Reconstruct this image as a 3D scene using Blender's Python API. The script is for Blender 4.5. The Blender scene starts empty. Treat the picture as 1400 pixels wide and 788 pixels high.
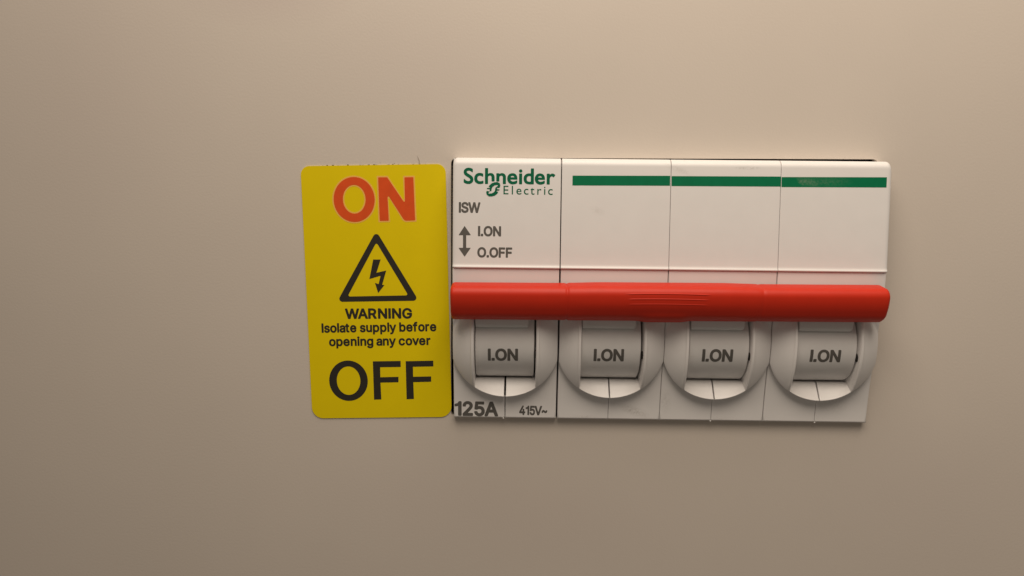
import bpy, bmesh, math, random
from mathutils import Vector, Matrix
random.seed(7)
S = bpy.context.scene
COL = S.collection
S.unit_settings.system = 'METRIC'
S.unit_settings.scale_length = 0.001          # one unit is one millimetre
def W(x, y, z):                                # x to the right, y up the cover, z out of the cover
    return Vector((x, -z, y))

# ------------------------------------------------------------------ camera
TILT = Matrix(((1, 0, 0), (0, 0, -1), (0, 1, 0)))
def euler(rx, ry, rz):
    return (Matrix.Rotation(rz, 3, 'Z') @ Matrix.Rotation(ry, 3, 'Y') @ Matrix.Rotation(rx, 3, 'X'))
cam = bpy.data.cameras.new('camera')
cam.sensor_width = 36.0
cam.lens = 36.0 * 1050.0 / 1400.0
cam.clip_start, cam.clip_end = 1.0, 5000.0
camera = bpy.data.objects.new('camera', cam)
COL.objects.link(camera)
camera.matrix_world = Matrix.Translation(W(11.727641, -6.063987, 132.402401)) @ (TILT @ euler(-0.120462, 0.014309, 0.010044)).to_4x4()
S.camera = camera

# ------------------------------------------------------------------ light and exposure
world = bpy.data.worlds.new('World')
S.world = world
world.use_nodes = True
bg = world.node_tree.nodes['Background']
bg.inputs['Color'].default_value = (1.0, 0.865, 0.722, 1)
bg.inputs['Strength'].default_value = 0.135
def lamp(name, loc, target, sx, sy, power, color):
    l = bpy.data.lights.new(name, 'AREA')
    l.shape = 'RECTANGLE'; l.size, l.size_y = sx, sy
    l.energy = power; l.color = color
    o = bpy.data.objects.new(name, l); COL.objects.link(o)
    o.location = loc
    o.rotation_euler = (target - loc).to_track_quat('-Z', 'Y').to_euler()
    return o
lamp('ceiling_lamp', W(40, 190, 124), W(140, -25, 20), 200, 200, 0.80e6, (1.0, 0.865, 0.722))
S.view_settings.view_transform = 'Standard'
S.view_settings.look = 'None'
S.view_settings.exposure = 0.0
S.view_settings.gamma = 1.0
S.view_settings.use_curve_mapping = False

# ------------------------------------------------------------------ materials
def mat(name, color, rough=0.5, mottle=0.06, mscale=0.25, bump=0.0, bscale=6.0, spec=0.5, coat=0.0, sss=0.0):
    m = bpy.data.materials.new(name); m.use_nodes = True
    t = m.node_tree; n = t.nodes; p = n['Principled BSDF']
    p.inputs['Roughness'].default_value = rough
    p.inputs['Specular IOR Level'].default_value = spec
    p.inputs['Coat Weight'].default_value = coat
    p.inputs['Coat Roughness'].default_value = 0.25
    if sss:
        p.inputs['Subsurface Weight'].default_value = sss
        p.inputs['Subsurface Radius'].default_value = (1.0, 0.35, 0.2)
        p.inputs['Subsurface Scale'].default_value = 0.6
    g = n.new('ShaderNodeNewGeometry')
    nz = n.new('ShaderNodeTexNoise'); nz.inputs['Scale'].default_value = mscale; nz.inputs['Detail'].default_value = 6
    t.links.new(g.outputs['Position'], nz.inputs['Vector'])
    mix = n.new('ShaderNodeMix'); mix.data_type = 'RGBA'
    mix.inputs['A'].default_value = tuple(c * (1 - mottle) for c in color) + (1,)
    mix.inputs['B'].default_value = tuple(min(1, c * (1 + mottle)) for c in color) + (1,)
    t.links.new(nz.outputs['Fac'], mix.inputs['Factor'])
    t.links.new(mix.outputs['Result'], p.inputs['Base Color'])
    m['mix'] = mix.name
    if bump:
        b = n.new('ShaderNodeTexNoise'); b.inputs['Scale'].default_value = bscale; b.inputs['Detail'].default_value = 5
        t.links.new(g.outputs['Position'], b.inputs['Vector'])
        bp = n.new('ShaderNodeBump'); bp.inputs['Strength'].default_value = bump; bp.inputs['Distance'].default_value = 0.1
        t.links.new(b.outputs['Fac'], bp.inputs['Height'])
        t.links.new(bp.outputs['Normal'], p.inputs['Normal'])
    return m

def stain_and_reflection(m, spots, color, broken=True):
    """soft spots of grime and painted reflection at fixed places on the thing: (x, y, rx, ry, angle, amount)"""
    t = m.node_tree; n = t.nodes; p = n['Principled BSDF']
    src = p.inputs['Base Color'].links[0].from_socket
    g = n.new('ShaderNodeNewGeometry')
    for (x, y, rx, ry, an, am) in spots:
        mp = n.new('ShaderNodeMapping'); mp.vector_type = 'TEXTURE'
        mp.inputs['Location'].default_value = (x, 0, y)
        mp.inputs['Rotation'].default_value = (0, an, 0)
        mp.inputs['Scale'].default_value = (rx, 1e4, ry)
        t.links.new(g.outputs['Position'], mp.inputs['Vector'])
        ln = n.new('ShaderNodeVectorMath'); ln.operation = 'LENGTH'
        t.links.new(mp.outputs['Vector'], ln.inputs[0])
        nz = n.new('ShaderNodeTexNoise'); nz.inputs['Scale'].default_value = 2.6; nz.inputs['Detail'].default_value = 8
        nz.inputs['Roughness'].default_value = 0.7
        t.links.new(g.outputs['Position'], nz.inputs['Vector'])
        mr = n.new('ShaderNodeMapRange'); mr.inputs['From Min'].default_value = 1.0; mr.inputs['From Max'].default_value = 0.2
        mr.inputs['To Min'].default_value = 0.0; mr.inputs['To Max'].default_value = am
        t.links.new(ln.outputs['Value'], mr.inputs['Value'])
        r2 = n.new('ShaderNodeMapRange'); r2.inputs['From Min'].default_value = 0.38; r2.inputs['From Max'].default_value = 0.62
        t.links.new(nz.outputs['Fac'], r2.inputs['Value'])
        mu = n.new('ShaderNodeMath'); mu.operation = 'MULTIPLY'
        t.links.new(mr.outputs['Result'], mu.inputs[0]); t.links.new(r2.outputs['Result'], mu.inputs[1])
        mx = n.new('ShaderNodeMix'); mx.data_type = 'RGBA'; mx.inputs['B'].default_value = color + (1,)
        t.links.new((mu.outputs['Value'] if broken else mr.outputs['Result']), mx.inputs['Factor']); t.links.new(src, mx.inputs['A'])
        src = mx.outputs['Result']
    t.links.new(src, p.inputs['Base Color'])

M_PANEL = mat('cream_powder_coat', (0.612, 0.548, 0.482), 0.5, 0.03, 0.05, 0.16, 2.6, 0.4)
M_WHITE = mat('white_plastic', (0.77, 0.75, 0.735), 0.42, 0.03, 0.35, 0.05, 7.0)
M_GREY = mat('grey_plastic', (0.71, 0.695, 0.68), 0.45, 0.04, 0.5, 0.05, 7.0)
M_RED = mat('red_plastic', (0.56, 0.026, 0.008), 0.46, 0.06, 0.5, 0.05, 5.0, 0.27, 0.0, 0.0)
M_YELLOW = mat('yellow_vinyl', (0.76, 0.59, 0.0), 0.5, 0.03, 0.3, 0.04, 4.0, 0.22)
M_DARKINK = mat('black_ink', (0.022, 0.018, 0.012), 0.5, 0.2, 1.0)
M_REDINK = mat('red_ink', (0.70, 0.085, 0.014), 0.5, 0.12, 0.6, 0, 6, 0.25)
M_HALO = mat('orange_ink', (0.85, 0.46, 0.09), 0.5, 0.06, 1.0)
M_GREYINK = mat('grey_ink', (0.105, 0.098, 0.088), 0.5, 0.12, 1.5)
M_GREEN = mat('green_ink', (0.000, 0.155, 0.064), 0.5, 0.10, 0.8, 0, 6, 0.2)
M_GREENTEXT = mat('dark_green_ink', (0.000, 0.118, 0.054), 0.5, 0.10, 0.8, 0, 6, 0.2)
M_DARK = mat('dark_interior', (0.012, 0.010, 0.008), 0.9, 0.1, 0.2)
M_DUST = mat('grime', (0.11, 0.085, 0.05), 0.9, 0.3, 3.0)
M_HAIR = mat('fibre', (0.32, 0.27, 0.21), 0.7, 0.2, 1.0)
M_SCRATCH = mat('scuffed_plastic', (0.70, 0.68, 0.65), 0.6, 0.1, 2.0)
stain_and_reflection(M_WHITE, [(31.5, -43.3, 3.2, 1.0, 0.35, 0.40), (37.0, -41.5, 1.2, 2.4, 0, 0.22), (48.5, -1.3, 2.6, 0.35, 0, 0.35),
                (47.0, -44.5, 3.0, 0.5, 0, 0.14), (23, -44.5, 3.0, 0.4, 0, 0.2), (37, -1.6, 3.5, 0.6, 0.4, 0.22),
                (24, -8.5, 1.6, 0.8, 0.3, 0.14), (66, -41.5, 3, 2, 0, 0.15)], (0.26, 0.23, 0.18))
stain_and_reflection(M_GREEN, [(58.4, -3.4, 2.2, 0.75, 0.3, 0.42), (57.4, -3.6, 0.9, 0.4, 0.5, 0.45), (61.5, -3.4, 4.5, 0.9, 0.0, 0.2)], (0.26, 0.31, 0.24))
stain_and_reflection(M_PANEL, [(-31, 27.5, 17, 7, 0.0, 0.55), (-62, 12, 24, 30, 0.3, 0.30), (-5, 16, 22, 12, 0.2, 0.2), (10, -62, 40, 12, 0.1, 0.2), (84, -58, 24, 16, 0.1, 0.2)], (0.55, 0.475, 0.43), broken=False)  # first spot: blurred pinkish reflection painted into the panel colour; others are pink blotches

# ------------------------------------------------------------------ mesh helpers
class Mesh:
    """collects faces (in cover millimetres) and links them as one mesh object"""
    def __init__(self): self.v = []; self.f = []
    def pt(self, p): self.v.append(W(*p)); return len(self.v) - 1
    def grid(self, rows):
        idx = [[self.pt(p) for p in r] for r in rows]
        for a, b in zip(idx, idx[1:]):
            for i in range(len(a) - 1):
                self.f.append((a[i], a[i + 1], b[i + 1], b[i]))
    def loft(self, loops, cap=True):
        idx = [[self.pt(p) for p in l] for l in loops]
        for a, b in zip(idx, idx[1:]):
            n = len(a)
            for i in range(n): self.f.append((a[i], a[(i + 1) % n], b[(i + 1) % n], b[i]))
        if cap: self.f.append(tuple(idx[0])); self.f.append(tuple(reversed(idx[-1])))
    def build(self, name, material, parent=None, sharp=38, merge=1e-4):
        bm = bmesh.new()
        vs = [bm.verts.new(p) for p in self.v]
        for f in self.f:
            try: bm.faces.new([vs[i] for i in f])
            except ValueError: pass
        bmesh.ops.remove_doubles(bm, verts=bm.verts, dist=merge)
        bmesh.ops.dissolve_degenerate(bm, edges=bm.edges, dist=1e-5)
        bmesh.ops.recalc_face_normals(bm, faces=bm.faces)
        return finish(bm, name, material, parent, sharp)
def finish(bm, name, material, parent, sharp=38):
    me = bpy.data.meshes.new(name); bm.to_mesh(me); bm.free()
    for p in me.polygons: p.use_smooth = True
    me.set_sharp_from_angle(angle=math.radians(sharp))
    me.materials.append(material)
    o = bpy.data.objects.new(name, me); COL.objects.link(o)
    if parent: attach(o, parent)
    return o
def attach(o, parent):
    o.parent = parent
    if parent.type == 'EMPTY': o.matrix_parent_inverse = Matrix.Translation(parent.location).inverted()
def empty(name, loc, **props):
    o = bpy.data.objects.new(name, None); COL.objects.link(o); o.location = loc
    o.empty_display_size = 5
    for k, v in props.items(): o[k] = v
    return o
def filled(polys, thick):
    """flat filled outline with holes -> bmesh in (x, y) with the thickness along z"""
    cu = bpy.data.curves.new('outline', 'CURVE'); cu.dimensions = '2D'; cu.fill_mode = 'BOTH'; cu.extrude = thick / 2
    for pl in polys:
        sp = cu.splines.new('POLY'); sp.points.add(len(pl) - 1)
        for q, (x, y) in zip(sp.points, pl): q.co = (x, y, 0, 1)
        sp.use_cyclic_u = True
    o = bpy.data.objects.new('outline', cu); COL.objects.link(o)
    me = bpy.data.meshes.new_from_object(o.evaluated_get(bpy.context.evaluated_depsgraph_get()))
    bpy.data.objects.remove(o); bpy.data.curves.remove(cu)
    bm = bmesh.new(); bm.from_mesh(me); bpy.data.meshes.remove(me)
    bmesh.ops.remove_doubles(bm, verts=bm.verts, dist=1e-5)
    return bm
def print_on(polys, surface, name, material, parent, lift=0.012, thick=0.012, cuts=None):
    """ink: a thin film of the outline laid on the surface z = surface(x, y)"""
    bm = filled(polys, thick)
    if cuts:
        y = cuts[0]
        while y < cuts[1]:
            bmesh.ops.bisect_plane(bm, geom=bm.verts[:] + bm.edges[:] + bm.faces[:], plane_co=(0, y, 0), plane_no=(0, 1, 0))
            y += cuts[2]
    for v in bm.verts:
        x, y, z = v.co
        v.co = W(x, y, surface(x, y) + lift + z)
    return finish(bm, name, material, parent, 30)
def ellipse(c, rx, ry, n=56):
    return [(c[0] + rx * math.cos(2 * math.pi * i / n), c[1] + ry * math.sin(2 * math.pi * i / n)) for i in range(n)]
def rounded(poly, r, n=6):
    """round every corner of a polygon (a radius, or one per corner)"""
    out = []; N = len(poly)
    for i in range(N):
        ri = r[i] if isinstance(r, (list, tuple)) else r
        p = Vector(poly[i]); a = Vector(poly[i - 1]) - p; b = Vector(poly[(i + 1) % N]) - p
        la, lb = a.length, b.length; a /= la; b /= lb
        ang = a.angle(b)
        if ri <= 0 or ang > 3.1: out.append(tuple(p)); continue
        d = min(ri / math.tan(ang / 2), la * 0.49, lb * 0.49); rr = d * math.tan(ang / 2)
        c = p + (a + b).normalized() * (rr / math.sin(ang / 2))
        s, e = p + a * d - c, p + b * d - c
        t = s.angle(e); ax = 1 if s.x * e.y - s.y * e.x > 0 else -1
        for k in range(n + 1):
            q = ax * t * k / n
            out.append((c.x + s.x * math.cos(q) - s.y * math.sin(q), c.y + s.x * math.sin(q) + s.y * math.cos(q)))
    return out

# letter outlines (thousandths of an em, pen origin at the baseline)
GLYPHS = {
'bold':{
  'S':[[[167,-35],[222,-40],[270,-37],[312,-27],[348,-12],[378,9],[406,37],[424,67],[436,103],[439,145],[432,187],[415,223],[390,252],[366,270],[336,287],[294,303],[186,335],[162,347],[149,361],[147,385],[152,397],[162,409],[186,422],[222,428],[258,424],[288,409],[302,391],[311,361],[330,348],[402,347],[414,350],[426,360],[432,379],[427,415],[415,445],[396,474],[372,499],[348,516],[318,530],[282,541],[240,546],[192,544],[150,536],[114,521],[84,502],[57,475],[37,445],[25,409],[21,373],[26,331],[42,295],[67,265],[99,241],[132,224],[282,177],[304,163],[313,151],[314,139],[311,121],[294,100],[264,86],[222,80],[186,85],[156,99],[142,115],[132,151],[114,166],[36,168],[24,164],[15,157],[7,139],[13,97],[27,61],[47,31],[72,6],[102,-13],[132,-26]]],
  'W':[[[138,-26],[152,-31],[230,-31],[242,-29],[254,-20],[260,-8],[338,280],[344,291],[428,-15],[439,-26],[452,-31],[536,-30],[554,-20],[560,-8],[700,502],[700,514],[692,530],[674,539],[602,540],[590,537],[578,526],[494,210],[488,216],[405,526],[392,537],[380,540],[302,540],[290,535],[281,526],[276,514],[194,205],[108,526],[98,535],[86,539],[14,540],[-4,532],[-12,520],[-14,502],[125,-8]]],
  'A':[[[0,-26],[14,-31],[86,-31],[104,-24],[115,-8],[155,106],[158,111],[164,111],[320,111],[367,-14],[378,-26],[392,-31],[464,-31],[480,-26],[491,-14],[494,-2],[490,16],[305,520],[290,536],[278,540],[194,539],[181,532],[173,520],[-13,10],[-14,-8]],[[200,230],[236,343],[242,338],[279,232]]],
  'R':[[[43,-26],[58,-31],[130,-30],[142,-26],[152,-14],[156,-2],[156,160],[160,167],[227,166],[325,-14],[336,-26],[352,-31],[430,-31],[444,-26],[455,-14],[458,4],[454,16],[360,190],[359,196],[382,213],[400,231],[420,262],[435,304],[440,352],[435,400],[418,448],[391,484],[358,510],[310,531],[250,539],[58,540],[46,536],[34,526],[29,508],[29,-2],[32,-14]],[[160,286],[156,292],[156,418],[160,421],[256,420],[280,413],[300,400],[310,382],[314,352],[309,322],[298,304],[280,293],[256,287]]],
  'N':[[[43,-26],[58,-31],[130,-31],[148,-21],[155,-8],[156,286],[160,299],[364,-21],[382,-31],[460,-31],[472,-30],[487,-20],[494,-2],[494,508],[492,520],[484,532],[466,540],[394,539],[378,532],[370,520],[368,214],[364,208],[157,532],[136,540],[58,540],[46,536],[34,526],[29,508],[29,-2],[32,-14]]],
  'G':[[[215,-33],[266,-38],[314,-34],[362,-22],[404,-1],[440,27],[470,63],[492,105],[505,153],[508,183],[508,261],[498,279],[488,285],[476,287],[284,287],[272,285],[260,277],[252,261],[252,201],[253,189],[261,177],[278,168],[374,168],[379,165],[370,141],[356,120],[338,104],[314,91],[290,86],[266,84],[242,86],[218,94],[182,117],[167,135],[153,159],[142,189],[136,225],[135,267],[140,309],[148,339],[164,371],[183,393],[208,411],[236,422],[266,425],[296,422],[320,413],[353,387],[369,363],[381,333],[398,319],[482,319],[497,327],[504,339],[503,363],[490,405],[470,441],[446,471],[416,498],[386,517],[350,533],[308,543],[260,546],[206,540],[161,525],[116,499],[80,465],[50,423],[28,375],[14,315],[9,255],[14,189],[28,135],[49,87],[80,43],[118,9],[164,-18]]],
  'O':[[[214,-33],[266,-38],[320,-33],[368,-18],[410,6],[449,39],[480,81],[501,123],[517,177],[524,249],[520,315],[507,369],[486,417],[453,465],[416,499],[368,526],[320,541],[266,546],[212,541],[164,526],[122,502],[81,465],[55,429],[33,387],[17,333],[10,273],[11,213],[22,153],[43,99],[74,52],[116,11],[164,-17]],[[242,86],[218,93],[194,107],[171,129],[156,153],[145,177],[137,213],[134,255],[137,291],[142,321],[153,351],[168,375],[184,393],[206,410],[230,420],[254,424],[284,424],[314,416],[338,403],[361,381],[377,357],[388,333],[396,297],[399,255],[396,213],[388,177],[378,153],[363,129],[344,110],[320,95],[296,87],[266,84]]],
  'F':[[[43,-26],[58,-31],[130,-30],[142,-26],[152,-14],[156,-2],[156,184],[159,190],[346,190],[364,196],[374,208],[377,220],[376,286],[370,298],[358,307],[346,309],[158,310],[156,316],[156,412],[160,421],[370,421],[383,424],[394,434],[400,448],[400,508],[395,526],[382,537],[370,540],[58,540],[46,536],[34,526],[29,508],[29,-2],[32,-14]]],
  '2':[[[47,-26],[62,-31],[392,-31],[406,-26],[417,-14],[420,-2],[420,58],[416,72],[404,84],[392,88],[223,88],[319,190],[362,242],[394,292],[408,334],[412,364],[411,394],[406,418],[395,448],[380,472],[362,494],[338,513],[314,527],[278,540],[242,546],[200,545],[164,538],[128,523],[98,503],[73,478],[54,448],[41,412],[35,364],[39,346],[56,332],[128,331],[146,337],[156,352],[160,382],[170,405],[184,418],[206,427],[236,428],[266,418],[284,397],[289,370],[283,340],[255,298],[38,64],[33,52],[33,-2],[36,-14]]],
  '5':[[[173,-33],[208,-38],[250,-36],[286,-28],[316,-16],[346,3],[372,27],[394,57],[411,93],[421,147],[418,207],[399,261],[370,304],[328,338],[280,358],[226,364],[171,357],[178,417],[184,421],[370,421],[387,429],[397,447],[397,513],[388,531],[376,538],[94,540],[76,532],[67,519],[36,255],[40,237],[58,223],[130,215],[142,218],[160,231],[184,241],[214,246],[238,244],[256,237],[274,224],[286,207],[295,183],[296,147],[286,117],[262,92],[232,82],[202,83],[172,98],[157,117],[148,147],[130,160],[58,161],[46,158],[34,147],[29,129],[34,93],[45,63],[64,34],[87,9],[112,-9],[142,-24]]],
  '4':[[[265,-26],[278,-31],[344,-31],[362,-25],[370,-14],[374,-2],[374,70],[380,74],[416,75],[428,78],[439,88],[444,100],[444,166],[440,178],[422,192],[374,196],[374,322],[368,336],[355,346],[278,348],[266,344],[256,334],[251,322],[251,202],[248,194],[170,194],[162,196],[339,496],[341,514],[336,526],[326,536],[314,540],[242,539],[224,529],[14,175],[9,160],[9,100],[14,88],[30,76],[248,74],[251,70],[252,-8]]],
  '~':[[[264,111],[302,106],[338,111],[368,123],[397,147],[417,177],[429,219],[430,261],[416,279],[398,284],[332,281],[317,267],[308,228],[296,223],[236,268],[206,286],[170,296],[134,296],[104,289],[74,274],[54,255],[37,231],[25,195],[21,153],[25,135],[38,122],[50,119],[104,119],[122,122],[135,135],[142,171],[146,177],[152,179],[164,176],[230,126]]],
  'I':[[[-17,-26],[-2,-31],[76,-30],[94,-20],[100,-8],[101,508],[94,528],[76,539],[-8,539],[-20,532],[-30,514],[-31,-2],[-28,-14]]],
  'V':[[[181,-26],[196,-31],[286,-31],[299,-26],[310,-14],[508,496],[511,508],[509,520],[496,535],[478,540],[400,539],[388,535],[379,526],[244,181],[238,176],[100,527],[88,537],[76,540],[-2,540],[-14,536],[-26,526],[-30,514],[-28,496],[168,-8]]],
  '.':[[[-17,-26],[-2,-31],[82,-31],[94,-28],[104,-20],[111,-2],[111,76],[108,88],[100,99],[82,106],[-2,106],[-14,103],[-24,94],[-31,76],[-31,-2],[-28,-14]]],
  '1':[[[113,-26],[130,-31],[208,-30],[224,-20],[231,-2],[231,508],[229,520],[220,532],[202,540],[142,540],[130,536],[119,526],[79,460],[-14,435],[-26,424],[-31,412],[-30,352],[-22,340],[-14,334],[4,330],[94,348],[98,346],[99,-2],[102,-14]]]},
'med':{
  's':[[[142,-34],[184,-37],[220,-34],[256,-26],[286,-13],[316,8],[334,27],[348,50],[358,80],[360,116],[354,146],[340,176],[318,200],[274,226],[166,255],[148,262],[138,272],[139,284],[152,296],[172,302],[190,304],[208,302],[221,296],[232,284],[245,260],[262,249],[274,249],[334,262],[347,272],[352,284],[352,299],[340,330],[323,356],[306,374],[286,389],[238,408],[202,413],[166,412],[124,404],[94,392],[66,374],[46,354],[31,332],[21,302],[18,272],[23,236],[37,206],[58,182],[82,165],[106,153],[220,123],[238,110],[238,98],[226,85],[208,77],[184,74],[160,77],[138,86],[128,98],[118,123],[100,135],[28,122],[11,110],[7,92],[12,68],[23,44],[40,19],[58,2],[82,-14],[112,-27]]],
  'o':[[[171,-34],[212,-37],[254,-32],[290,-21],[326,0],[356,28],[380,62],[396,98],[406,140],[410,188],[406,236],[396,278],[377,320],[355,350],[321,380],[290,397],[248,410],[206,413],[164,409],[127,398],[92,378],[61,350],[38,319],[19,278],[9,236],[5,188],[9,140],[19,98],[38,57],[61,26],[92,-2],[128,-22]],[[182,79],[167,86],[153,98],[136,128],[126,176],[129,224],[141,260],[164,288],[188,299],[224,299],[242,294],[254,286],[267,272],[278,254],[289,206],[287,152],[272,112],[248,86],[218,76]]],
  'a':[[[125,-34],[160,-38],[196,-34],[220,-28],[250,-14],[262,-25],[274,-29],[340,-29],[355,-22],[364,-10],[366,254],[360,302],[346,336],[323,368],[298,387],[262,403],[220,412],[184,413],[142,408],[106,397],[76,380],[52,362],[32,338],[14,302],[13,284],[22,269],[94,245],[106,246],[118,251],[142,284],[172,299],[196,302],[220,298],[236,290],[244,278],[244,258],[124,240],[70,222],[34,196],[18,176],[9,158],[2,128],[2,92],[10,56],[22,32],[41,8],[64,-12],[94,-26]],[[142,78],[129,86],[122,98],[122,116],[130,124],[166,137],[238,148],[246,146],[246,128],[239,110],[231,98],[216,86],[184,75],[160,75]]],
  'e':[[[174,-34],[212,-37],[248,-35],[284,-26],[314,-13],[344,8],[367,32],[382,56],[394,86],[391,104],[380,116],[308,137],[302,137],[284,125],[272,102],[260,89],[242,80],[224,76],[194,76],[170,84],[152,97],[138,116],[131,134],[134,140],[374,140],[388,146],[398,159],[400,212],[394,260],[383,296],[364,332],[339,362],[308,386],[272,402],[230,412],[188,413],[146,405],[110,390],[80,369],[50,338],[32,308],[17,272],[8,230],[5,176],[11,128],[24,86],[42,50],[68,18],[98,-6],[134,-24]],[[134,253],[144,272],[164,290],[182,298],[206,301],[230,298],[246,290],[260,276],[272,254],[266,250],[140,250]]],
  'u':[[[148,-31],[207,-32],[237,-25],[267,-11],[291,-28],[357,-29],[371,-25],[383,-13],[386,-1],[386,377],[382,395],[369,406],[291,408],[279,402],[272,395],[267,377],[265,131],[259,113],[246,95],[231,85],[207,80],[183,81],[165,89],[153,101],[146,119],[143,143],[143,377],[138,395],[129,404],[117,408],[51,408],[39,405],[27,392],[24,377],[24,137],[31,77],[49,35],[75,4],[111,-20]]],
  'p':[[[40,-169],[51,-172],[117,-172],[129,-168],[139,-157],[143,-145],[143,-19],[147,-14],[177,-29],[213,-36],[255,-36],[291,-27],[321,-14],[351,9],[375,35],[396,71],[410,113],[418,161],[418,215],[411,263],[396,305],[374,341],[347,371],[309,396],[267,410],[225,413],[177,406],[141,388],[129,403],[111,408],[45,407],[34,401],[27,392],[24,377],[24,-145],[27,-157]],[[207,77],[189,82],[177,90],[155,119],[143,161],[143,215],[153,254],[171,282],[195,297],[231,300],[261,289],[275,275],[285,260],[298,215],[298,167],[288,125],[269,95],[243,79]]],
  'y':[[[57,-171],[111,-173],[153,-161],[189,-136],[217,-99],[231,-69],[398,369],[399,387],[387,404],[375,408],[303,408],[284,399],[195,161],[106,399],[87,408],[15,408],[3,405],[-8,393],[-12,381],[-10,369],[131,-3],[117,-41],[105,-57],[93,-61],[57,-57],[43,-63],[34,-75],[19,-135],[20,-147],[33,-164]]],
  'b':[[[195,-34],[243,-37],[297,-25],[339,-1],[376,38],[402,86],[416,140],[419,206],[410,266],[395,308],[372,344],[344,374],[309,396],[267,410],[219,413],[183,408],[146,392],[143,398],[142,512],[138,524],[129,534],[117,538],[45,537],[33,530],[24,512],[25,-10],[39,-25],[57,-29],[117,-29],[129,-24],[141,-11],[165,-25]],[[201,78],[183,86],[171,96],[151,128],[142,170],[144,224],[155,260],[177,287],[201,299],[237,299],[255,293],[267,285],[288,254],[298,206],[297,158],[285,118],[266,92],[255,84],[237,77]]],
  'f':[[[68,-26],[82,-29],[148,-28],[163,-20],[170,-8],[171,292],[172,298],[238,300],[252,310],[257,328],[257,382],[250,398],[232,408],[172,409],[172,430],[178,442],[184,444],[232,440],[244,445],[252,454],[271,514],[271,526],[262,542],[244,551],[208,558],[172,558],[136,550],[110,538],[81,514],[62,484],[53,454],[51,412],[46,408],[-2,407],[-14,400],[-21,388],[-22,328],[-17,310],[-2,299],[46,298],[52,292],[52,-2],[55,-14]]],
  'r':[[[40,-26],[51,-29],[117,-29],[129,-25],[139,-14],[143,-2],[143,238],[145,256],[159,279],[177,291],[201,296],[249,294],[267,305],[272,322],[272,388],[267,401],[255,410],[195,413],[165,406],[141,394],[117,408],[51,408],[39,405],[28,394],[24,376],[24,-2],[27,-14]]],
  'n':[[[40,-26],[51,-29],[117,-29],[129,-25],[139,-14],[143,-2],[145,250],[153,270],[166,286],[183,295],[207,300],[225,299],[243,292],[255,280],[265,256],[267,-2],[271,-14],[283,-26],[297,-29],[363,-28],[381,-17],[386,4],[386,238],[383,280],[376,310],[363,341],[345,366],[321,387],[279,406],[231,413],[183,408],[141,389],[129,403],[111,408],[51,408],[39,405],[28,394],[24,376],[24,-2],[27,-14]]],
  'i':[[[40,-26],[51,-29],[117,-29],[135,-20],[142,-8],[143,382],[134,400],[117,408],[45,407],[32,400],[24,382],[24,-2],[27,-14]],[[59,418],[87,414],[111,419],[136,436],[151,460],[155,490],[148,514],[135,532],[111,548],[81,553],[57,548],[33,532],[17,508],[12,478],[19,454],[38,430]]],
  'g':[[[164,-177],[206,-180],[242,-178],[278,-170],[308,-160],[333,-147],[361,-123],[379,-99],[391,-75],[398,-45],[402,-9],[401,381],[393,399],[380,407],[308,408],[296,403],[284,388],[254,404],[224,412],[182,413],[140,405],[101,387],[68,362],[41,327],[23,291],[13,261],[7,225],[5,189],[8,147],[24,87],[37,63],[56,37],[98,2],[128,-13],[158,-21],[218,-23],[248,-17],[278,-3],[282,-9],[280,-27],[272,-45],[254,-58],[230,-66],[194,-68],[164,-61],[146,-49],[122,-20],[104,-12],[86,-16],[36,-45],[26,-54],[22,-69],[24,-81],[38,-105],[62,-131],[86,-149],[110,-162]],[[176,92],[149,111],[133,141],[126,183],[129,231],[144,267],[164,289],[188,299],[224,299],[242,292],[254,282],[266,267],[274,249],[283,201],[280,153],[265,117],[242,96],[212,88]]],
  'c':[[[171,-34],[206,-37],[248,-34],[284,-23],[311,-10],[338,10],[362,36],[380,66],[392,98],[389,116],[377,128],[308,146],[296,145],[286,140],[260,96],[242,82],[224,77],[200,76],[176,81],[158,93],[140,117],[127,164],[128,218],[134,244],[144,266],[170,292],[188,299],[206,301],[242,294],[263,278],[282,242],[302,233],[374,251],[388,266],[390,284],[380,310],[364,338],[344,361],[322,380],[296,394],[242,411],[206,413],[164,409],[127,398],[92,378],[61,350],[38,319],[19,278],[9,236],[5,188],[9,140],[19,98],[38,57],[61,26],[92,-2],[128,-22]]],
  'v':[[[150,-26],[159,-29],[231,-29],[243,-23],[252,-14],[399,370],[399,388],[387,404],[375,408],[303,408],[285,400],[277,388],[195,161],[112,388],[105,399],[87,408],[15,408],[3,405],[-8,394],[-12,382],[-9,366],[134,-8],[141,-20]]],
  't':[[[149,-30],[184,-30],[214,-26],[231,-18],[239,-6],[240,6],[228,60],[222,72],[202,81],[160,78],[154,84],[153,96],[154,300],[208,300],[226,312],[231,324],[230,384],[225,396],[214,404],[153,408],[153,474],[142,492],[124,498],[58,497],[46,491],[39,480],[37,408],[-2,405],[-14,397],[-18,390],[-20,324],[-16,312],[-8,304],[4,300],[34,300],[38,294],[38,84],[43,54],[52,30],[69,6],[92,-12],[118,-24]]],
  'I':[[[-13,-26],[-2,-29],[76,-28],[91,-20],[99,-2],[99,508],[93,526],[76,537],[-8,537],[-20,530],[-28,514],[-29,-2],[-25,-14]]],
  'l':[[[-13,-26],[-2,-29],[70,-29],[86,-20],[94,-2],[94,508],[88,526],[70,537],[-8,537],[-20,530],[-28,514],[-29,-2],[-25,-14]]]},
'logo':{
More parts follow.
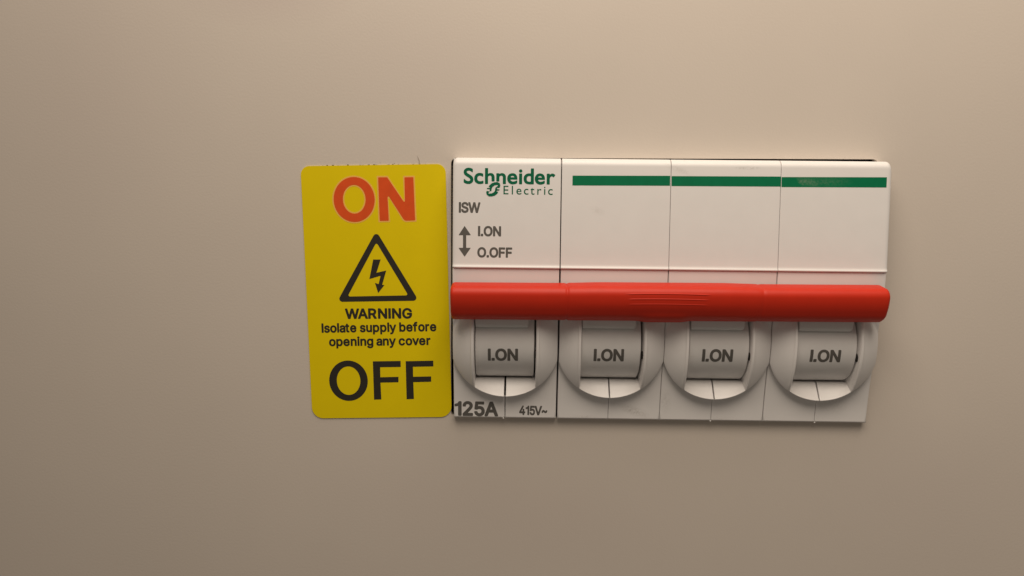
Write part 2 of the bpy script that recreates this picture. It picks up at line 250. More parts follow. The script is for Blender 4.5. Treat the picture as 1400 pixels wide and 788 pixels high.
  'S':[[[180,-29],[236,-33],[278,-29],[320,-18],[356,1],[387,25],[413,55],[433,91],[446,133],[450,175],[437,253],[398,319],[345,367],[194,461],[164,493],[156,523],[159,541],[176,561],[206,575],[242,579],[284,573],[320,559],[344,545],[392,509],[404,508],[418,517],[423,535],[423,643],[420,655],[392,676],[356,693],[290,712],[248,715],[200,712],[152,700],[116,684],[80,659],[54,631],[33,595],[20,553],[16,505],[30,439],[68,381],[122,334],[230,265],[271,235],[301,199],[311,163],[306,145],[298,133],[284,120],[266,110],[224,103],[182,108],[140,125],[98,155],[56,199],[38,201],[26,194],[22,187],[20,55],[26,38],[56,17],[98,-6],[128,-17]]],
  'c':[[[223,-29],[285,-32],[345,-25],[411,-6],[421,1],[427,13],[427,109],[417,124],[399,129],[339,107],[297,100],[255,101],[231,108],[207,119],[189,134],[166,169],[159,193],[156,229],[165,278],[176,301],[189,319],[219,341],[243,349],[285,351],[333,338],[387,309],[399,309],[413,319],[417,331],[417,427],[414,439],[405,448],[387,456],[321,477],[267,482],[213,478],[162,463],[118,439],[84,409],[53,367],[34,325],[21,271],[17,217],[22,163],[36,115],[58,73],[88,37],[126,7],[171,-16]]],
  'h':[[[48,-20],[59,-24],[149,-24],[161,-21],[169,-14],[174,-2],[174,310],[191,330],[215,349],[239,360],[257,363],[281,360],[299,350],[316,328],[325,298],[326,-2],[329,-11],[335,-19],[347,-24],[443,-24],[455,-18],[463,-2],[463,280],[458,328],[450,364],[437,394],[413,429],[389,450],[359,468],[323,479],[287,482],[245,477],[221,470],[178,448],[174,454],[174,682],[167,699],[155,706],[59,706],[45,700],[38,688],[37,-2],[41,-13]]],
  'n':[[[48,-20],[59,-24],[149,-24],[161,-21],[169,-14],[174,-2],[174,310],[196,334],[221,352],[239,360],[263,363],[287,358],[305,344],[316,328],[325,298],[326,-2],[329,-11],[341,-22],[353,-24],[443,-24],[458,-14],[463,4],[463,274],[460,322],[450,364],[434,400],[412,430],[384,454],[347,472],[323,478],[287,482],[263,480],[227,472],[179,448],[167,466],[155,472],[59,473],[47,468],[41,462],[37,448],[37,-2],[41,-13]]],
  'e':[[[220,-29],[255,-33],[291,-32],[363,-19],[405,-3],[435,14],[453,25],[462,43],[462,133],[457,145],[447,152],[429,152],[375,122],[333,107],[297,101],[255,102],[227,109],[195,128],[180,145],[162,181],[165,187],[447,187],[459,191],[467,199],[470,211],[465,277],[456,325],[435,376],[411,413],[381,441],[339,466],[297,478],[249,482],[201,477],[159,464],[117,442],[81,410],[54,373],[34,331],[21,283],[17,229],[21,181],[32,133],[54,85],[79,49],[117,13],[159,-12],[201,-26]],[[165,294],[177,322],[199,343],[219,352],[249,357],[273,355],[300,343],[318,325],[328,301],[327,294]]],
  'i':[[[52,-20],[67,-24],[157,-24],[169,-19],[178,-2],[178,448],[171,466],[157,473],[61,473],[48,466],[42,454],[41,-2],[46,-14]],[[81,514],[109,508],[139,514],[166,532],[181,556],[187,586],[180,616],[164,640],[139,656],[109,662],[79,655],[56,640],[40,616],[33,586],[39,556],[55,531]]],
  'd':[[[215,-20],[264,-24],[450,-24],[464,-20],[474,-8],[475,682],[468,699],[456,706],[360,706],[348,701],[341,694],[338,682],[336,474],[264,482],[216,477],[168,463],[126,442],[90,412],[60,376],[38,334],[25,286],[20,232],[24,178],[36,130],[56,88],[84,49],[120,17],[162,-6]],[[264,100],[240,102],[216,109],[198,119],[181,136],[167,166],[161,190],[159,220],[162,256],[178,298],[192,318],[210,334],[228,344],[252,351],[282,354],[318,350],[333,346],[338,340],[337,100]]],
  'r':[[[56,-20],[67,-24],[157,-24],[169,-21],[177,-14],[182,-2],[182,238],[185,262],[196,298],[207,316],[223,332],[247,345],[265,349],[295,340],[343,306],[355,306],[364,310],[420,400],[420,412],[415,422],[384,448],[337,474],[295,482],[265,479],[235,467],[211,450],[187,426],[183,430],[179,460],[163,472],[67,473],[55,468],[49,462],[45,448],[45,-2],[49,-13]]]},
'logol':{
  'E':[[[72,-2],[474,-2],[475,88],[469,92],[181,92],[177,100],[177,292],[181,296],[451,296],[456,304],[456,388],[451,392],[178,394],[177,586],[181,590],[463,590],[466,598],[466,682],[463,686],[79,686],[71,682]]],
  'l':[[[62,-2],[153,-4],[158,4],[158,676],[158,682],[153,686],[69,686],[61,682]]],
  'e':[[[240,-11],[285,-12],[339,-5],[381,8],[435,37],[442,43],[441,132],[435,133],[375,100],[321,84],[279,80],[225,88],[195,103],[165,131],[150,157],[136,205],[441,207],[450,211],[446,271],[436,319],[420,361],[398,397],[369,425],[333,446],[291,458],[249,462],[207,458],[165,445],[129,426],[96,397],[70,361],[53,325],[41,277],[37,229],[41,181],[52,139],[70,97],[95,61],[126,31],[165,7],[207,-7]],[[141,274],[138,277],[149,313],[174,349],[207,369],[231,375],[255,377],[291,370],[309,362],[324,349],[338,331],[346,313],[353,277],[345,274]]],
  'c':[[[246,-11],[285,-12],[339,-6],[393,8],[404,13],[407,19],[405,108],[345,88],[309,81],[255,81],[225,88],[195,103],[173,121],[159,139],[147,162],[140,187],[136,229],[139,259],[148,289],[159,312],[173,331],[193,349],[213,360],[243,370],[297,370],[339,358],[393,328],[396,331],[397,427],[393,431],[351,448],[297,460],[261,462],[213,457],[171,445],[129,422],[99,396],[73,361],[53,319],[41,265],[37,217],[41,169],[55,121],[75,84],[105,49],[135,25],[177,3],[219,-8]]],
  't':[[[199,-11],[226,-13],[262,-8],[304,4],[334,18],[336,103],[334,106],[328,106],[280,84],[232,75],[214,77],[197,85],[184,96],[177,109],[171,139],[171,361],[178,365],[310,365],[313,373],[313,445],[310,453],[172,455],[171,541],[166,546],[0,385],[-4,373],[-2,366],[70,365],[74,361],[74,133],[76,103],[84,73],[100,44],[130,13],[160,-2]]],
  'r':[[[66,-2],[160,-2],[164,262],[172,292],[191,328],[208,346],[225,358],[247,366],[265,369],[283,366],[303,358],[349,325],[355,330],[401,406],[373,431],[343,450],[319,458],[289,462],[259,456],[235,443],[206,418],[163,359],[162,448],[157,453],[67,452]]],
  'i':[[[62,-2],[157,-2],[158,448],[151,453],[67,453],[61,448]],[[90,532],[109,528],[133,533],[151,546],[162,562],[167,586],[164,604],[151,624],[133,637],[109,642],[85,636],[67,622],[56,604],[53,586],[58,562],[71,544]]]}}
CAP = {'bold': 0.509, 'med': 0.509, 'logo': 0.682, 'logol': 0.682}
def set_text(text, fam, a, b, c):
    """outlines of a line of text with its baseline from a to b and its capitals rising to c"""
    G = GLYPHS[fam]; pen = 0; out = []; prev = ''
    for ch in text:
        if ch == ' ': pen += 0.17; prev = ''; continue
        g = G[ch]; xs = [p[0] / 1000 for pl in g for p in pl]; lo, hi = min(xs), max(xs)
        sb = 0.05 if ch in 'Il1.' else 0.0
        if fam == 'bold' and ch == '.': sb = 0.06
        adv = hi + lo + 2 * sb
        if ch in 'cerfEFt4~' : adv = hi + 0.028
        if fam == 'logol': adv += 0.125
        if fam == 'bold': adv += 0.004 if text == 'WARNING' else -0.018
        kern = {'Wa': 0, 'WA': -0.05, 'AR': -0.01, '5A': -0.01, '5V': -0.02}.get(prev + ch, 0)
        pen += kern
        def cut(x, y):                          # two strokes of the big green word stop short of the emblem
            if fam == 'logo' and y < 60 and ((ch == 'h' and x > 250) or (ch == 'n' and x < 250)): return y + 118
            return y
        for pl in g: out.append([(pen + sb + x / 1000, cut(x, y) / 1000) for x, y in pl])
        pen += adv; prev = ch
    x0 = min(p[0] for pl in out for p in pl); x1 = max(p[0] for pl in out for p in pl)
    h = CAP[fam]
    e = Vector((b[0] - a[0], b[1] - a[1])) / (x1 - x0)
    u = Vector((c[0] - a[0], c[1] - a[1])) / h
    u = u - u.dot(e) / e.dot(e) * e * 0.8
    return [[(a[0] + e.x * (x - x0) + u.x * y, a[1] + e.y * (x - x0) + u.y * y) for x, y in pl] for pl in out]
PRINT = {'T':[
('WARNING', 'bold', [-19.123, -27.794], [-7.385, -27.571], [-19.148, -26.14]),
('Isolate supply before', 'med', [-23.292, -30.312], [-3.143, -29.785], [-23.301, -28.805]),
('opening any cover', 'med', [-22.024, -32.694], [-4.174, -32.256], [-22.022, -31.207]),
('Schneider', 'logo', [1.89, -4.234], [16.991, -4.217], [1.875, -1.796]),
('Electric', 'logol', [8.487, -5.965], [16.608, -5.979], [8.473, -4.576]),
('ISW', 'bold', [1.12, -8.97], [4.705, -8.981], [1.111, -7.407]),
('I.ON', 'bold', [4.323, -12.819], [8.167, -12.814], [4.323, -11.31]),
('O.OFF', 'bold', [4.24, -16.331], [10.035, -16.327], [4.253, -14.815]),
('125A', 'bold', [0.164, -44.489], [7.812, -44.512], [0.134, -42.089]),
('415V~', 'bold', [11.495, -44.246], [16.404, -44.269], [11.478, -42.702]),
('I.ON', 'bold', [6.086, -33.911], [11.196, -33.878], [6.075, -31.928]),
('I.ON', 'bold', [23.962, -33.734], [29.06, -33.716], [23.869, -31.743]),
('I.ON', 'bold', [42.19, -33.554], [47.351, -33.534], [42.078, -31.553]),
('I.ON', 'bold', [60.249, -33.349], [65.368, -33.358], [60.079, -31.393])],
'D':{
'tri_out':[[-13.52,-12.45],[-20.491,-24.889],[-6.216,-24.508]],
'tri_in':[[-13.501,-14.415],[-18.648,-23.927],[-8.033,-23.592]],
'bolt':[[-14.091,-17.402],[-12.793,-17.388],[-13.54,-19.689],[-11.843,-19.297],[-12.57,-21.793],[-12.178,-21.83],[-13.29,-23.258],[-13.829,-21.476],[-13.19,-21.676],[-12.843,-20.22],[-14.793,-20.823]],
'on_O':[[-17.238,-7.126],[-13.706,-7.064],[-17.22,-3.291]],
'on_Oi':[[-17.224,-7.074],[-15.269,-7.041],[-17.227,-4.626]],
'on_N':[[-13.079,-3.302],[-11.534,-3.287],[-8.503,-7.734],[-8.576,-3.258],[-7.046,-3.217],[-6.773,-10.566],[-8.366,-10.647],[-8.73,-10.456],[-11.509,-6.152],[-11.317,-10.678],[-12.872,-10.721]],
'off_O':[[-18.712,-38.928],[-15.293,-38.851],[-18.685,-35.287]],
'off_Oi':[[-18.697,-38.913],[-16.61,-38.869],[-18.687,-36.338]],
'off_F':[[-14.364,-35.38],[-9.455,-35.241],[-9.448,-36.32],[-13.078,-36.414],[-13.067,-38.218],[-9.86,-38.1],[-9.868,-39.08],[-13.048,-39.183],[-12.932,-42.223],[-14.223,-42.286]],
'off_F2':[[-8.572,-35.274],[-3.713,-35.12],[-3.686,-36.139],[-7.296,-36.262],[-7.276,-38.05],[-4.089,-37.947],[-4.091,-38.911],[-7.252,-39.014],[-7.15,-42.067],[-8.454,-42.13]],
'stripe':[[[19.834,-2.804],[35.859,-2.684],[35.865,-4.305],[19.836,-4.416]],[[36.1,-2.729],[53.982,-2.627],[53.993,-4.269],[36.118,-4.35]],[[54.1,-2.707],[71.239,-2.578],[71.243,-4.241],[54.11,-4.337]]],
'arrow':[[2.104,-11.225],[3.169,-12.759],[2.381,-12.767],[2.394,-14.848],[3.16,-14.84],[2.136,-16.33],[1.106,-14.862],[1.859,-14.854],[1.847,-12.773],[1.106,-12.781]],
'em1':[[6.219,-5.465],[6.487,-5.462],[6.523,-5.12],[6.673,-4.776],[7.015,-4.507],[7.55,-4.426],[7.514,-4.616],[7.324,-4.77],[7.325,-4.922],[7.861,-4.916],[7.973,-4.535],[7.854,-4.157],[7.47,-3.971],[7.011,-4.014],[6.553,-4.17],[6.173,-4.515],[6.006,-4.783],[6.213,-4.781],[6.215,-4.933],[5.755,-4.975],[5.734,-5.127],[6.178,-5.161]],
'em2':[[7.324,-4.77],[7.134,-4.924],[7.099,-5.342],[6.949,-5.609],[6.567,-5.841],[6.031,-5.885],[6.03,-5.695],[6.258,-5.54],[5.721,-5.432],[5.631,-5.699],[5.742,-6.078],[6.112,-6.34],[6.572,-6.336],[7.031,-6.217],[7.449,-5.908],[7.638,-5.564],[7.369,-5.529],[7.368,-5.392],[7.804,-5.335],[7.833,-5.16],[7.442,-5.133],[7.441,-4.996]],
'dust':[[-21.815,-1.354],[-20.812,-1.32],[-18.244,-1.234],[-13.8,-1.167],[-14.676,-1.212],[-10.548,-1.075],[-5.987,-1.019],[-5.301,-1.074],[-4.926,-1.034],[-3.678,-1.034],[-7.049,-1.066]],
'hair':[[-5.987,-1.007],[-6.047,-0.38],[-6.232,0.111],[-6.38,0.416]],
'scr':[[[23.648,-35.191],[25.003,-35.048]],[[39.836,-32.697],[41.059,-32.654]],[[60.475,-35.492],[62.826,-35.143]]],
'nub':[[8.711,-44.843],[44.955,-44.982],[63.106,-44.957]]}}

# ------------------------------------------------------------------ shape of the front
N = 4; P = 18.0                                # four poles, 18 mm each
def upper(x, y): return 4.5 + (-1.2 - y) * 0.0492
def lower(x, y): return ((-0.00025002 * y + -0.0235601) * y + -0.5579340) * y + 1.1977192
YC, RC, RCH = -31.3, 9.35, 5.2                  # centre and radius of the round boss, half its channel
SZ, SR = -6.98, 14.12
def dome(x, y): return max(SZ + math.sqrt(SR * SR - x * x - (y - YC) ** 2) + 0.04 * (y - YC), lower(0, y) + 0.03)
DY, DZ, DR = -31.0, -1.80, 7.0
def drum(x, y): return DZ + math.sqrt(max(0.5, DR * DR - (y - DY) ** 2))

# ------------------------------------------------------------------ cover panel with its cut-out
hole = rounded([(-0.62, 0.12), (-0.62, -45.2), (71.75, -45.2), (71.75, 0.56)], [1.0, 0.8, 0.8, 0.9], 6)
bm = filled([[(-420, -330), (520, -330), (520, 420), (-420, 420)], hole], 1.2)
for v in bm.verts:
    x, y, z = v.co; v.co = W(x, y, z - 0.6)
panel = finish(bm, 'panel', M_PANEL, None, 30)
panel['kind'] = 'structure'
panel['label'] = 'plain cream painted metal cover with a rectangular cut-out'
mb = Mesh()
def box(mb, x0, x1, y0, y1, z0, z1):
    mb.loft([[(x0, y0, z0), (x1, y0, z0), (x1, y1, z0), (x0, y1, z0)], [(x0, y0, z1), (x1, y0, z1), (x1, y1, z1), (x0, y1, z1)]])
mb.loft([[(-3, -48, -1.25), (75, -48, -1.25), (75, 3, -1.25), (-3, 3, -1.25)],
         [(-3, -48, -14), (75, -48, -14), (75, 3, -14), (-3, 3, -14)]], cap=False)
mb.grid([[(-3, -48, -14), (75, -48, -14)], [(-3, 3, -14), (75, 3, -14)]])
mb.build('recess', M_DARK, panel)

# ------------------------------------------------------------------ the isolator switch
switch = empty('isolator_switch', W(36, -22, 0),
               label='white four-pole isolator switch with a long red handle, set in the cover',
               category='switch')

def label_cover(i, parent):
    x0, x1 = i * P + (0.10 if i < 2 else 0.05), (i + 1) * P - (0.07 if i == 0 else (-0.08 if i == N - 1 else 0.03))
    prof = []
    for k in range(9):
        t = math.pi / 2 * k / 8
        prof.append((-1.25 + 1.25 * math.cos(t), 3.25 + 1.25 * math.sin(t)))
    for y in (-4, -8, -12, -16, -17.35): prof.append((y, upper(0, y)))
    prof += [(-17.55, 5.32), (-17.75, 5.37), (-17.88, 5.46), (-17.96, 5.50), (-18.08, 5.50), (-18.16, 5.44), (-18.2, 5.36), (-18.2, 5.02), (-18.2, 3.0), (0.0, 3.0)]
    r0, r1 = (0.75 if i == 0 else 0.12), (0.75 if i == N - 1 else 0.12)
    sts = []
    for r, xe, s in ((r0, x0, 1), (r1, x1, -1)):
        st = []
        for k in range(8):
            t = math.pi / 2 * k / 7
            d = r * (1 - math.cos(t)); ins = r * (1 - math.sin(t))
            st.append((xe + s * d, ins))
        st.append((xe + s * (r + 0.1), 0.0))
        sts.append(st)
    st = sts[0] + [(x0 + (x1 - x0) * k / 6, 0.0) for k in range(1, 6)] + list(reversed(sts[1]))
    mb = Mesh(); loops = []
    for x, ins in st:
        lp = []
        for y, z in prof:
            zz = max(3.0, z - ins * 0.45) if z > 3.0 else z
            yy = y - ins if y > -2 else y
            lp.append((x, yy, zz))
        loops.append(lp)
    mb.loft(loops)
    return mb.build('label_cover', M_WHITE, parent)

def housing(i):
    x0, x1 = i * P + (0.10 if i != 1 else 0.16), (i + 1) * P - (0.05 if i else 0.10)
    prof = [(-0.12, -8), (-0.12, 2.9), (-18.26, 2.9)]
    prof += [(y, lower(0, y) + (-0.05 if y > -19 else 0)) for y in (-18.26, -19, -20, -21, -22, -23, -24)] + [(-24, -8)]
    prof = [(y, 5.2 + (y + 18.26) * 0.02 if z > 3 and y > -22.5 else z) for y, z in prof]
    mb = Mesh()
    e = 0.15
    def lp(x, ins): return [(x, y - (ins if y < -18.2 and False else 0), z - (ins if z > 3.2 else 0)) for y, z in prof]
    mb.loft([lp(x0, e), lp(x0 + 0.05, e * 0.3), lp(x0 + e, 0), lp((x0 + x1) / 2, 0), lp(x1 - e, 0), lp(x1 - 0.05, e * 0.3), lp(x1, e)])
    return mb.build('pole_housing', M_WHITE, switch)

def half_shell(i, s, parent):
    """one moulded half of a pole's lower front: sloping plate, half of the round boss and its channel"""
    cx = (i + 0.5) * P + (0.03 if i == 1 else 0)
    xe = 8.95 if not (i == 0 and s > 0) else 8.90
    if i == 1 and s < 0: xe = 8.85
    xs0, xf = (0.07, 0.16) if i == 0 else (0.035, 0.10)
    ED = 0.12
    def low(x, y): return lower(0, y) - (0.12 if x > xe - 0.02 else (0.03 if x > xe - 0.12 else 0))
    xin = [xs0, xs0 + 0.06] + [0.3 + (RCH - 0.3) * k / 9 for k in range(10)]
    xout = [RCH, RCH + 0.07, RCH + 0.15, RCH + 0.48, RCH + 0.60] + [RCH + 0.60 + (xe - 0.12 - RCH - 0.60) * k / 12 for k in range(1, 13)] + [xe - 0.05, xe]
    arc = lambda x: math.sqrt(RC * RC - x * x)
    mb = Mesh()
    X = lambda x: cx + s * x
    # lower plate with its rounded bottom edge
    rows = []
    for x in xin + xout[1:]:
        ys = [(-45.0, -3.0), (-45.0, lower(0, -45) - 0.62), (-44.96, lower(0, -45) - 0.30), (-44.85, lower(0, -45) - 0.10), (-44.7, low(x, -44.7))]
        yl = YC - arc(x) - 0.02
        for k in range(1, 9):
            y = -44.7 + (yl + 44.7) * k / 8; ys.append((y, low(x, y) - (0.05 if x < xs0 + 0.03 else 0)))
        ys.append((YC - arc(x), dome(x, YC - arc(x)) - 0.14))
        ys.append((YC - arc(x) + 0.03, dome(x, YC - arc(x)) - 0.04))
        rows.append([(X(x), y, z) for y, z in ys])
    mb.grid(rows)
    # plate above the boss, behind the handle
    rows = []
    for x in [0.5, 2, 4, RCH]:
        rows.append([(X(x), y, low(x, y)) for y in (-24.05, -23.6)])
    mb.grid(rows)
    rows = []
    for x in xout:
        yu = YC + arc(x)
        yt = -24.02
        yu2 = min(yu + 0.02, yt)
        rows.append([(X(x), yu - 0.03 if yu < yt else yt - 0.05, dome(x, min(yu, yt)) - 0.04)] + [(X(x), yu2 + (yt - yu2) * k / 5, low(x, yu2 + (yt - yu2) * k / 5)) for k in range(6)])
    mb.grid(rows)
    # cheek
    rows = []
    for n_, x in enumerate(xout):
        h = arc(x) - 0.03
        dz = (0.32, 0.08, -0.04, -0.12, 0.0)[n_] if n_ < 5 else (0.05 if x > xe - 0.02 else 0)
        top = min(YC + h, -24.07)
        rows.append([(X(x), YC - h + (top - YC + h) * k / 30, dome(x, YC - h + (top - YC + h) * k / 30) - dz - (0.0 if 0 < k < 30 else 0.04 - min(dz, 0.04))) for k in range(31)])
    mb.grid(rows)
    # channel wall
    h = arc(RCH) - 0.03; top = min(YC + h, -24.07)
    mb.grid([[(X(RCH), YC - h + (top - YC + h) * k / 30, dome(RCH, YC - h + (top - YC + h) * k / 30) - 0.32) for k in range(31)],
             [(X(RCH), YC - h + (top - YC + h) * k / 30, -3.0) for k in range(31)]])
    # channel floor, rising outwards to the rim
    rows = []
    for x in [xf, xf + 0.07] + xin[2:]:
        yl = YC - arc(x) + 0.03; zl = dome(x, YC - arc(x)) - 0.04
        r = [(X(x), yl, zl), (X(x), yl + 0.08, zl + 0.02)]
        for k in range(1, 8):
            t = k / 7
            r.append((X(x), yl + 0.08 + (-37.9 - yl - 0.08) * t, zl + 0.02 + (1.15 - zl) * t - (0.10 if x < xf + 0.03 else 0)))
        r += [(X(x), -37.82, 0.95), (X(x), -37.78, -3.0)]
        rows.append(r)
    mb.grid(rows)
    # seam wall and outer wall
    seam = [(y, lower(0, y) - 0.06) for y in (-45, -43, YC - RC)]
    mb.grid([[(X(xs0), y, z) for y, z in seam], [(X(xs0), y, -3.0) for y, z in seam]])
    seam = [(YC - RC + 0.03, dome(0, YC - RC) - 0.05), (-37.85, 1.0)]
    mb.grid([[(X(xf), y, z) for y, z in seam], [(X(xf), y, -3.0) for y, z in seam]])
    h = arc(xe)
    side = [(-45 + (YC - h + 45) * k / 8, low(xe, -45 + (YC - h + 45) * k / 8)) for k in range(9)]
    side += [(YC - h + 2 * h * k / 8, dome(xe, YC - h + 2 * h * k / 8) - 0.05) for k in range(9)]
    side += [(YC + h + (-24.02 - YC - h) * k / 4, low(xe, YC + h + (-24.02 - YC - h) * k / 4)) for k in range(5)]
    mb.grid([[(X(xe), y, z) for y, z in side], [(X(xe), y, -3.0) for y, z in side]])
    return mb.build('half_shell', M_WHITE, parent, 32)

def toggle(i):
    cx = (i + 0.5) * P + (0.0, -0.06, 0.05, 0.02)[i]
    o_x0, o_x1 = cx - 5.08, cx + 4.93
    prof = []
    for k in range(41):
        a = math.radians(-72 + 144 * k / 40)
        prof.append((DY + DR * math.sin(a), DZ + DR * math.cos(a)))
    def ring(x, ins):
        l = []
        for k in range(41):
            a = math.radians(-72 + 144 * k / 40); r = DR - ins
            l.append((x, DY + r * math.sin(a), DZ + r * math.cos(a)))
        l += [(x, -26, -2.5), (x, -36, -2.5)]
        return l
    mb = Mesh()
    mb.loft([ring(o_x0, 0.22), ring(o_x0 + 0.07, 0.06), ring(o_x0 + 0.22, 0), ring(cx, 0), ring(o_x1 - 0.22, 0), ring(o_x1 - 0.07, 0.06), ring(o_x1, 0.22)])
    # arm that carries the handle
    def arm(x, ins):
        pr = rounded([(-23.6, 3.6), (-23.6, 6.2), (-28.2 + ins, 5.55 - ins), (-28.2 + ins, 3.6)], [0, 0, 0.8, 0], 7)
        return [(x, y, z) for y, z in pr]
    a0, a1 = o_x0 + 0.06, cx + 4.0
    mb.loft([arm(a0, 0.12), arm(a0 + 0.1, 0.0), arm(cx, 0), arm(a1 - 0.5, 0.0), arm(a1 - 0.2, 0.08), arm(a1 - 0.05, 0.25), arm(a1, 0.5)])
    return mb.build('toggle', M_GREY, switch, 40)

poles = []
for i in range(N):
    h = housing(i)
    label_cover(i, h)
    half_shell(i, -1, h); half_shell(i, 1, h)
    poles.append(h)
toggles = [toggle(i) for i in range(N)]
for i, tg in enumerate(toggles):
    mb = Mesh(); cx = (i + 0.5) * P
    ring = lambda x, r: [(cx + x, -32.7 + r * 1.5 * math.cos(2 * math.pi * k / 14), 4.75 + r * math.sin(2 * math.pi * k / 14)) for k in range(14)]
    mb.loft([ring(RCH - 0.20, 0.38), ring(RCH - 0.16, 0.46), ring(RCH + 0.05, 0.48)])
    mb.build('dark_notch', M_DARK, tg)  # black stud added where the channel wall has a small dark hole

# handle: one moulded bar with a fuller middle and a finger tab underneath
SEC = rounded([(-20.5, 5.7), (-20.95, 9.65), (-23.7, 9.5), (-25.85, 8.45), (-26.68, 6.8), (-26.3, 5.7)], [0.25, 1.5, 6.0, 2.2, 0.7, 0.1], 10)
def smooth(a, b, x):
    t = min(1, max(0, (x - a) / (b - a))); return t * t * (3 - 2 * t)
HX0, HX1 = 0.10, 70.95
def section(x, ins):
    cy, cz = -23.6, 7.4
    mid = smooth(19.2, 25, x) * (1 - smooth(44, 50.8, x))
    tab = smooth(30.2, 32.6, x) * (1 - smooth(37.4, 39.8, x))
    notch = 0.12 * math.exp(-((x - 19.1) / 0.22) ** 2) + 0.07 * math.exp(-((x - 50.6) / 0.3) ** 2)
    rel = 0.06 * smooth(18.9, 19.5, x) * (1 - smooth(50.4, 50.9, x))
    out = []
    for y, z in SEC:
        dy, dz = y - cy, z - cz
        L = math.hypot(dy, dz)
        g = -ins - notch + rel * 0.5
        y2, z2 = y + dy / L * g, z + dz / L * g
        if z > 5.9:
            if dy > 0: y2 += 0.13 * mid * min(1, dy / 2.5)
            z2 += 0.28 * mid * max(0, min(1, dz / 2))
            if dy < -1.5:
                f = min(1, (-dy - 1.5) / 1.5)
                y2 -= 0.20 * tab * f; z2 += 0.20 * tab * f
        out.append((x, y2 + 0.36 * x / 70, z2))   # the bar sits a touch askew
    return out
st = []
for k in range(9):
    t = math.pi / 2 * k / 8; r = 0.55
    st.append((HX0 + r * (1 - math.cos(t)), r * (1 - math.sin(t))))
x = HX0 + 0.9
while x < HX1 - 0.95:
    st.append((x, 0.0)); x += 0.12 if (18.3 < x < 20 or 50 < x < 51.2) else (0.3 if 29.5 < x < 40.5 else 0.8)
for k in range(9):
    t = math.pi / 2 * (1 - k / 8); r = 0.6
    st.append((HX1 - r * (1 - math.cos(t)), r * (1 - math.sin(t))))
mb = Mesh(); mb.loft([section(x, ins) for x, ins in st])
handle = mb.build('handle', M_RED, switch, 50)
def front_z(x, y):
    best = 9.8; s = section(x, 0)
    for a, b in zip(s, s[1:]):
        if (a[1] - y) * (b[1] - y) <= 0 and a[1] != b[1] and max(a[2], b[2]) > 7:
            best = a[2] + (b[2] - a[2]) * (y - a[1]) / (b[1] - a[1])
    return best
for yr in [-21.81,-22.64,-23.47]:
    mb = Mesh(); loops = []; n = 40
    for k in range(n + 1):
        t = k / n; x = 27.4 + (43.2 - 27.4) * t
        r = 0.16 * min(1, math.sin(math.pi * t) * 2.5 + 0.03)
        y = yr + 0.14 * (1 - (2 * t - 1) ** 2) - 0.04; z = front_z(x, y)
        loops.append([(x, y + r * 0.9 * math.cos(q * math.pi / 6) + 0.1, z - 0.07 + r * 0.8 * math.sin(q * math.pi / 6)) for q in range(12)])
    mb.loft(loops); mb.build('grip_ridge', M_RED, handle, 60)

# ------------------------------------------------------------------ printing on the switch
d = PRINT['D']
for i, poly in enumerate(d['stripe']):
    print_on([poly], upper, 'green_stripe', M_GREEN, poles[i + 1])
for text, fam, a, b, c in PRINT['T'][3:10]:
    polys = set_text(text, fam, a, b, c)
    surf = lower if text in ('125A', '415V~') else upper
    print_on(polys, surf, 'lettering', M_GREENTEXT if fam.startswith('logo') else M_GREYINK, poles[0],
             cuts=(-44.6, -42, 0.4) if surf is lower else None)
print_on([d['em1']], upper, 'emblem', M_GREENTEXT, poles[0], lift=0.03)
print_on([d['em2']], upper, 'emblem', M_GREENTEXT, poles[0], lift=0.03)
print_on([rounded(d['arrow'], 0.05, 3)], upper, 'double_arrow', M_GREYINK, poles[0])
for i, (text, fam, a, b, c) in enumerate(PRINT['T'][10:]):
    print_on(set_text(text, fam, a, b, c), drum, 'lettering', M_GREYINK, toggles[i], lift=0.02, cuts=(-34.2, -31.2, 0.2))
for (a, b), i in zip(d['scr'], (1, 2, 3)):
    w = 0.07; mx, my = (a[0] + b[0]) / 2, (a[1] + b[1]) / 2
    print_on([[tuple(a), (mx, my - w), tuple(b), (mx - 0.2, my + w)]], drum, 'scratch', M_SCRATCH, toggles[i], lift=0.014)
for (x, y), i in zip(d['nub'], (0, 2, 3)):
    mb = Mesh(); r = 0.15; z = lower(0, -44.9) - 0.12
    mb.loft([[(x + r * math.sin(t) * math.cos(q * math.pi / 5), -44.98 + r * 0.8 * math.sin(t) * math.sin(q * math.pi / 5), z + r * 1.2 * math.cos(t)) for q in range(10)] for t in (0.15, 0.6, 1.0, 1.4, 1.9, 2.5, 3.0)])
    mb.build('moulding_nub', M_WHITE, poles[i])

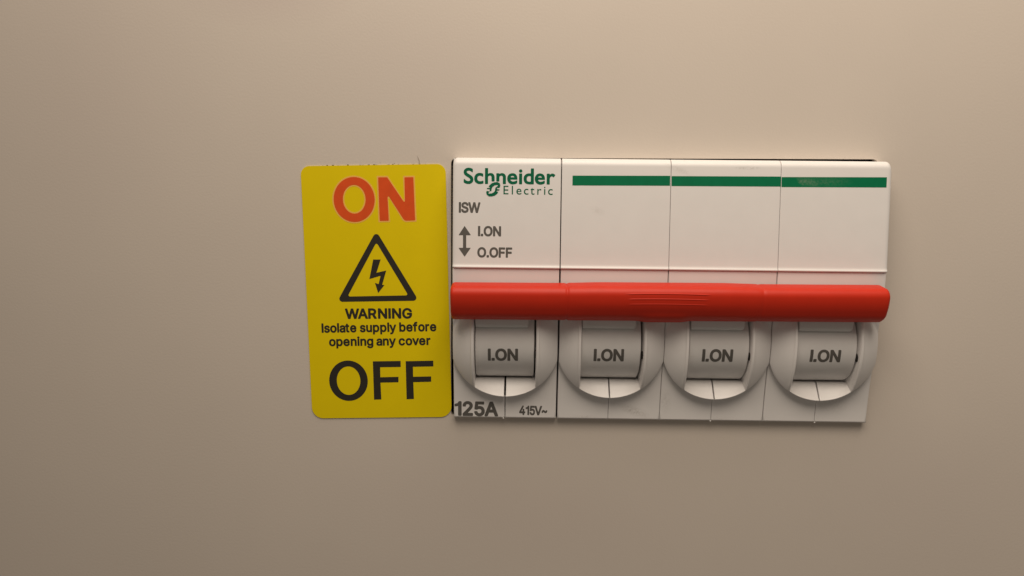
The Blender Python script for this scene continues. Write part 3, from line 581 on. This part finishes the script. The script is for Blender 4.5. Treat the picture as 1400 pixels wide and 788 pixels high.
# ------------------------------------------------------------------ yellow warning sticker
sa = 0.024770; sw, sh, sx, sy = 24.823881, 44.327712, -25.271435, -45.858329
def on_sticker(u, v): return (sx + math.cos(sa) * u - math.sin(sa) * v, sy + math.sin(sa) * u + math.cos(sa) * v)
outline = rounded([on_sticker(0, 0), on_sticker(sw, 0), on_sticker(sw, sh), on_sticker(0, sh)], [2.0, 2.0, 1.5, 1.5], 8)
flat = lambda x, y: 0.0
bm = filled([outline], 0.13)
for v in bm.verts:
    x, y, z = v.co; v.co = W(x, y, z + 0.085)
sticker = finish(bm, 'warning_sticker', M_YELLOW, None, 30)
sticker['label'] = 'yellow rounded warning sticker beside the switch, with red ON and black OFF'
sticker['category'] = 'sticker'
face = lambda x, y: 0.15
def off(c): return (c[0][0], c[0][1]), abs(c[1][0] - c[0][0]), abs(c[2][1] - c[0][1])
def grow(poly, g):
    cx = sum(p[0] for p in poly) / len(poly); out = []
    n = len(poly); ar = sum(poly[i - 1][0] * poly[i][1] - poly[i][0] * poly[i - 1][1] for i in range(n))
    s = 1 if ar < 0 else -1
    for i in range(n):
        p = Vector(poly[i]); a = (p - Vector(poly[i - 1])).normalized(); b = (Vector(poly[(i + 1) % n]) - p).normalized()
        na, nb = Vector((-a.y, a.x)) * s, Vector((-b.y, b.x)) * s
        m = (na + nb); m = m / max(0.35, m.length_squared / 2) if m.length_squared > 0.1 else na
        out.append(tuple(p + m * g))
    return out
(c1, rx1, ry1), (c2, rx2, ry2) = off(d['on_O']), off(d['on_Oi'])
for (g, m, lift, nm) in ((0.24, M_HALO, 0.008, 'letter_border'), (0.0, M_REDINK, 0.024, 'lettering')):
    print_on([ellipse(c1, rx1 + g, ry1 + g), ellipse(c2, rx2 - g, ry2 - g)], face, nm, m, sticker, lift=lift)
    print_on([rounded(grow(d['on_N'], g) if g else d['on_N'], 0.14, 3)], face, nm, m, sticker, lift=lift)
(c1, rx1, ry1), (c2, rx2, ry2) = off(d['off_O']), off(d['off_Oi'])
print_on([ellipse(c1, rx1, ry1), ellipse(c2, rx2, ry2)], face, 'lettering', M_DARKINK, sticker)
print_on([d['off_F']], face, 'lettering', M_DARKINK, sticker)
print_on([d['off_F2']], face, 'lettering', M_DARKINK, sticker)
print_on([rounded(d['tri_out'], 0.55, 6), rounded(d['tri_in'], 0.25, 4)], face, 'warning_triangle', M_DARKINK, sticker)
print_on([d['bolt']], face, 'lightning_arrow', M_DARKINK, sticker)
for text, fam, a, b, c in PRINT['T'][:3]:
    print_on(set_text(text, fam, a, b, c), face, 'lettering', M_DARKINK, sticker)
mb = Mesh()                                     # grime caught along the sticker's top edge
def speck(x, y, rx, ry, z=0.10):
    k = 7; ph = random.random()
    ring = [(x + rx * (0.7 + 0.5 * random.random()) * math.cos(2 * math.pi * (q + ph) / k), y + ry * (0.7 + 0.5 * random.random()) * math.sin(2 * math.pi * (q + ph) / k)) for q in range(k)]
    mb.loft([[(a, b, 0.004) for a, b in ring], [(a, b, z) for a, b in ring], [(x + (a - x) * 0.5, y + (b - y) * 0.5, z + 0.02) for a, b in ring]])
for x, y in d['dust']: speck(x, y + 0.0, 0.13 + 0.1 * random.random(), 0.05)
for k in range(7):
    u = 1.5 + (sw - 3) * random.random(); x, y = on_sticker(u, sh)
    speck(x, y + 0.0, 0.05 + 0.16 * random.random() ** 2, 0.03 + 0.03 * random.random())
for k in range(2):
    x, y = on_sticker(1 + (sw - 2) * random.random(), sh + 0.15 + random.random() * 0.5)
    speck(x, y, 0.04 + 0.03 * random.random(), 0.04, 0.02)
dust = mb.build('dust', M_DUST, sticker)
dust['kind'] = 'stuff'

# a stray fibre stuck above the sticker
mb = Mesh(); pts = d['hair']; loops = []
for k in range(13):
    t = k / 12 * (len(pts) - 1); i = min(int(t), len(pts) - 2); f = t - i
    x = pts[i][0] * (1 - f) + pts[i + 1][0] * f; y = pts[i][1] * (1 - f) + pts[i + 1][1] * f
    r = 0.055 * (1 - k / 15)
    loops.append([(x + r * math.cos(q * math.pi / 3), y, 0.09 + r * math.sin(q * math.pi / 3)) for q in range(6)])
mb.loft(loops)
hair = mb.build('fibre', M_HAIR, None)
hair['label'] = 'tiny dark stray fibre on the cover just above the sticker'
hair['category'] = 'fibre'
